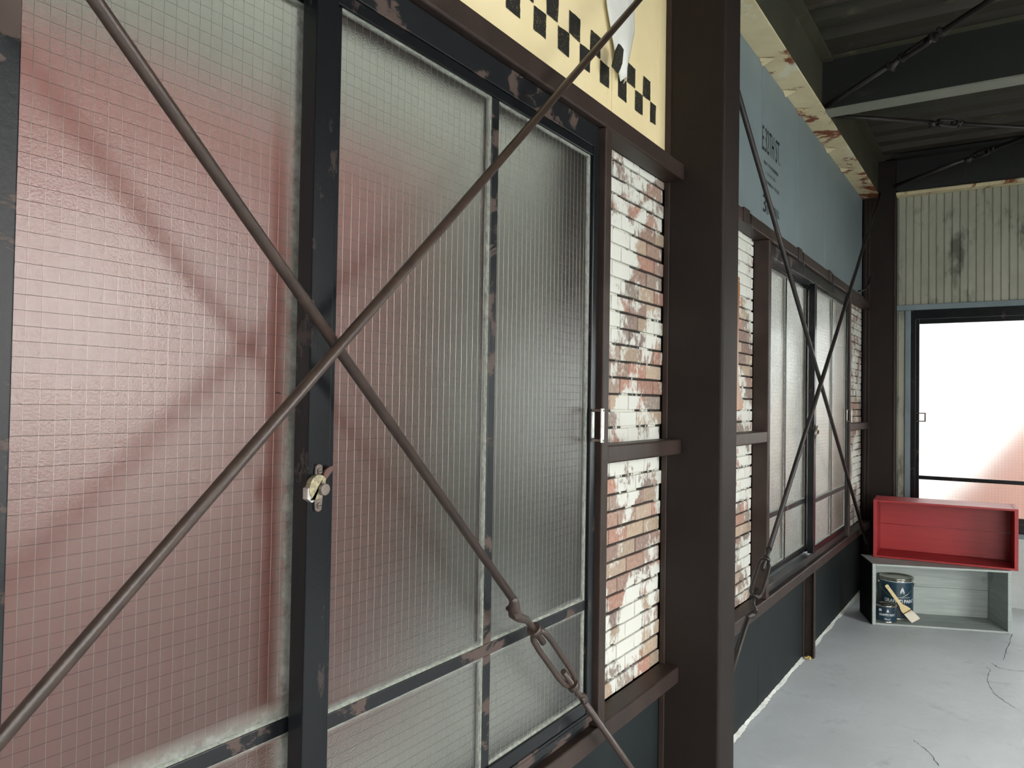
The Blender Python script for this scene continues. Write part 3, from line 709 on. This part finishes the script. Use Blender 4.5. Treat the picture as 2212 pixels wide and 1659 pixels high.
bsash(-.5665, .345, YB+.006, 'a'); bsash(.325, 1.245, YB+.034, 'b'); bsash(1.225, 2.169, YB+.006, 'c')
Hh = empty('pull_handle', (-.55, YB-.02, 1.18), w3)
for z0 in (1.155, 1.208): MB().box(-.560, -.506, YB-.022, YB-.0065, z0, z0+.007).build('handle_arm', M['rustred'], Hh, .0008)
MB().box(-.513, -.505, YB-.022, YB-.0125, 1.155, 1.215).build('handle_grip', M['rustred'], Hh, .0008)

# other side of the room: unseen right and rear walls, openings added to let daylight in
rw = MB().box(XR, XR+.12, YR, YB+.06, -.05, .3).box(XR, XR+.12, YR, YB+.06, 2.45, 3.05)
for a, b in ((YR, -2.0), (-.2, 1.5), (3.3, YB+.06)): rw.box(XR, XR+.12, a, b, .3, 2.45)
tag(rw.build('wall_right', M['plain']), kind='structure')
tag(MB().box(WX-.1, 1.2, YR-.12, YR, -.05, 3.05).box(1.2, XR+.12, YR-.12, YR, 2.3, 3.05).build('wall_rear', M['plain']), kind='structure')

# ------------------------------------------------------------------ outside, seen blurred through the rough glass
tag(MB().box(-30, 30, -30, 30, -.16, -.12).build('outside_ground', M['ground_out']), 'pale concrete yard outside the windows', 'ground', None, 'structure')
tag(MB().box(-2.3, -2.2, -6, 2.6, -.12, 2.25).build('outside_fence', M['pink_out']), 'pinkish red fence outside the nearest window', 'fence')
tag(MB().box(-2.75, -2.6, -6, 9.0, -.12, 5.6).build('sky_blocking_wall', M['grey_out']), 'grey building wall outside the far window, raised to block sky', 'wall')  # height chosen to leave little sky light in the alley
pv = MB().prism([(0, 0), (.9, 0), (1.0, .5), (.8, .55), (.62, .98), (.35, 1.02), (.1, .6), (-.08, .4)], lambda p, s_: (-.40+p[0]*1.6, 6.9+.9*s_, -.12+p[1]*1.45))
tag(MB().box(-4, 9, 9.5, 9.7, -.12, 5.0).build('sky_blocking_wall', M['white_out']), 'pale wall added beyond the back window to dim the sky there', 'wall')  # wall put in to cover bright sky behind the back window
tag(MB().box(-1.75, WX-.1, -6, 9, 2.95, 3.0).build('sky_blocking_eave', M['grey_out']), 'unseen roof eave added outside to block sky over the windows', 'eave', None, 'structure')  # eave added out of view to dim the alley light
tag(pv.build('outside_awning', M['pink_light'], None, .05), 'blurred reddish object outside the back window', 'object')

# ------------------------------------------------------------------ crates
def crate(name, label, fl, ang, L, D, hgt, z0, mat, th=.012, back=True):
    e1 = Vector((math.cos(ang), math.sin(ang), 0)); e2 = Vector((-math.sin(ang), math.cos(ang), 0)); ez = Vector((0, 0, 1)); fl = Vector((fl[0], fl[1], z0))
    root = empty(name, fl); tag(root, label, 'crate')
    def bx(u0, u1, v0, v1, w0, w1, nm):
        c_ = fl+e1*(u0+u1)/2+e2*(v0+v1)/2+ez*(w0+w1)/2
        return MB().obox(c_, e1*(u1-u0)/2, e2*(v1-v0)/2, ez*(w1-w0)/2).build(nm, mat, root, .0015, 2)
    e = .0004; sw = .019
    bx(0, sw, 0, D, 0, hgt, 'end_board'); bx(L-sw, L, 0, D, 0, hgt, 'end_board')
    for k in range(2):
        bx(sw+e, L-sw-e, D*k/2+(.001 if k else 0), D*(k+1)/2-.001, 0.0005, th, 'bottom_board')
        bx(sw+e, L-sw-e, D*k/2+(.001 if k else 0), D*(k+1)/2-.001, hgt-th, hgt-.0005, 'top_board')
        bx(sw+e, L-sw-e, D-th, D, th+(hgt-2*th)*k/2+.0006, th+(hgt-2*th)*(k+1)/2-.0006, 'back_board')
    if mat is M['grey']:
        sp = bx(-.0045, -.0004, 0.001, D-.001, .001, hgt-.002, 'side_sheet'); sp.data.materials[0] = M['darkside']; sp['label'] = 'dark sheet over the outer side'  # thin sheet on one outer side, darker than the grey boards
    return fl, e1, e2, root
gfl, g1, g2, _ = crate('wooden_crate', 'grey painted open wooden crate standing on the floor with paint cans inside', (-.693, 4.925), math.radians(21.2), .722, .29, .348, 0.0005, M['grey'])
crate('wooden_crate', 'red painted open wooden crate lying on top of the grey crate', (-.722, 5.147), math.radians(3.9), .735, .27, .342, .3495, M['red'])

# ------------------------------------------------------------------ paint cans and brush
def can(u, v, r_, h, label, big):
    c_ = gfl+g1*u+g2*v+Vector((0, 0, .0125)); root = empty('paint_can', c_); tag(root, label, 'paint can')
    lid = .16 if big else .17
    MB().lathe([(.0001, 0), (r_*.985, 0), (r_, .003), (r_*1.012, .006), (r_*.99, .009)], c_, 40).build('base_rim', M['tin'], root)
    MB().lathe([(r_*.985, .009), (r_*.985, h*(1-lid*.5)), ], c_, 48).build('label_sleeve', M['can'], root)
    MB().lathe([(r_*.985, h*(1-lid*.5)), (r_*.97, h*(1-lid*.45)), (r_*.97, h-.012), (r_*1.015, h-.010), (r_*1.02, h-.004), (r_*.99, h), (r_*.93, h-.002), (r_*.90, h-.008), (r_*.80, h-.010), (.0001, h-.010)], c_, 48).build('tin_top', M['tin'], root)
    MB().lathe([(r_*.992, h*(1-lid*.58)), (r_*.992, h*(1-lid*.52))], c_, 48).build('label_line', M['label_white'], root)
    return c_, root, r_, h
def wrap(body, c_, r_, a0, a1, z0, z1, root, name='label_lettering', bold=0.0):
    """lettering bent round a can; angles in radians, world heading of the point"""
    o = text(body, 0, 1, 0, 1, M['label_white'], name, None, bold)
    for v in o.data.vertices:
        a = a0+(a1-a0)*v.co.y; v.co = Vector((c_.x+(r_+.0006)*math.cos(a), c_.y+(r_+.0006)*math.sin(a), c_.z+z0+(z1-z0)*v.co.z))
    o.parent = root; o.location = -Vector(root.location); return o
def polylab(poly, c_, r_, a0, asz, z0, zsz, root, name):
    vs_ = []
    for p in poly:
        a = a0+asz*p[0]; vs_.append((c_.x+(r_+.0006)*math.cos(a), c_.y+(r_+.0006)*math.sin(a), c_.z+z0+zsz*p[1]))
    MB().add(vs_, [tuple(range(len(poly)))]).build(name, M['label_white'], root)
SHIP = [[(-.5, 0), (.5, 0), (.38, -.18), (-.38, -.18)], [(-.42, .08), (-.03, .08), (-.03, .9)], [(.03, .08), (.40, .08), (.03, .98)], [(-.55, -.3), (.55, -.3), (.45, -.38), (-.45, -.38)]]
bc, br_, rb, hb = can(.175, .184, .092, .238, 'large dark blue paint can at the back left inside the grey crate', True)
sc, sr_, rs, hs = can(.087, .0585, .057, .100, 'small dark blue paint can in front of the large one', False)
def face(c_): return math.atan2(-c_.y, -c_.x)   # heading towards the camera
fb, fs_ = face(bc), face(sc)
wrap('GRAFFITI PAINT', bc, rb*.985, fb-.75, fb+1.25, .098, .118, br_, bold=.02)
wrap('Floor', bc, rb*.985, fb+.45, fb+.95, .055, .078, br_)
wrap('FLOOR PAINT', bc, rb*.985, fb+.05, fb+.95, .127, .132, br_)
wrap('GRAFFITI PAINT', sc, rs*.985, fs_-.65, fs_+.95, .040, .053, sr_, bold=.02)
wrap('Floor', sc, rs*.985, fs_-.1, fs_+.45, .018, .027, sr_)
for s_ in SHIP:
    polylab(s_, bc, rb*.985, fb+.36, .30, .162, .030, br_, 'ship_logo'); polylab(s_, sc, rs*.985, fs_+.18, .26, .066, .014, sr_, 'ship_logo')
polylab([(0, 0), (1, 0), (1, 1), (0, 1)], sc, rs*.985, fs_-.68, .28, .064, .014, sr_, 'label_badge')
# bail handle of the large can
hp = []
for k in range(17):
    t = math.pi*k/16; a = fb-1.25+2.5*(k/16); rr_ = rb*1.04+.004
    hp.append((bc.x+rr_*math.cos(a), bc.y+rr_*math.sin(a), bc.z+hb*.86-.075*math.sin(t)))
MB().tube(hp, .0014, 6).build('wire_handle', M['tin'], br_)
for k in (0, 16): MB().lathe([(.0001, -.006), (.006, -.005), (.007, 0), (.006, .005), (.0001, .006)], Vector(hp[k]), 10).build('handle_ear', M['tin'], br_)
# brush leaning on the cans, bristles down on the crate bottom
bt = empty('paint_brush', gfl+g1*.17+g2*.05); tag(bt, 'pale wooden flat brush with white bristles leaning on the paint cans', 'brush')
q0 = gfl+g1*.215+g2*.040+Vector((0, 0, .038)); q1 = gfl+g1*.092+g2*.078+Vector((0, 0, .215))
fd = (rt*.985-fw*.1).normalized()
dn = (q0-q1).normalized(); nn = Vector((0, -1, .25)); nn = (nn-dn*nn.dot(dn)).normalized(); sd = dn.cross(nn)
Lh = (q0-q1).length
kink = [(0, .007), (.03, .0105), (.10, .0085), (.30, .0095), (.50, .0085), (.60, .010), (.68, .019), (.74, .0235), (.80, .0240)]
def prof_brush(lst, th, nm, mat, sh=lambda t: 0):
    out_ = [(t, w) for t, w in lst]+[(t, -w) for t, w in lst[::-1]]
    return MB().prism(out_, lambda p, s_: q1+dn*Lh*p[0]+sd*(p[1]+sh(p[0]))+nn*(th*(s_-.5))).build(nm, mat, bt, .0012, 2)
bend = lambda t: 0 if t < .6 else -(t-.6)*.035
prof_brush(kink, .009, 'handle', M['brushwood'], bend)
prof_brush([(.80, .0242), (.83, .0246)], .012, 'binding', M['tornedge'], bend)
prof_brush([(.83, .0240), (.90, .0250), (1.04, .0262), (1.10, .0255)], .011, 'bristles', M['bristle'], bend)
disc = [(.0022*math.cos(2*math.pi*k/10), .0022*math.sin(2*math.pi*k/10)) for k in range(10)]
MB().prism(disc, lambda p, s_: q1+dn*(.018+p[0])+sd*p[1]+nn*(.0046+.0006*s_)).build('hang_hole', M['gap'], bt)

# repeats share a group phrase
GR = {'brick_panel': 'whitewashed brick strips between windows and columns', 'steel_column': 'steel columns along the left wall', 'wall_girt': 'horizontal steel girts on the left wall',
      'window_post': 'steel posts beside the windows', 'brace_rod': 'crossed brace rods in front of the windows', 'ceiling_brace_rod': 'brace rods under the roof deck',
      'roof_rafter': 'steel rafters under the roof', 'girt_strap': 'straps on the far head girt', 'wooden_crate': 'stacked wooden crates', 'paint_can': 'paint cans in the grey crate',
      'painted_board': 'cream painted boards', 'blue_grey_board': 'blue-grey boards above the far window', 'lower_wall_board': 'dark boards along the floor', 'ribbed_sheet': 'ribbed sheets on the back wall', 'eave_beam': 'eave beams'}
for o in C.objects:
    b = o.name.split('.')[0]
    if o.parent is None and b in GR and 'category' in o: o['group'] = GR[b]
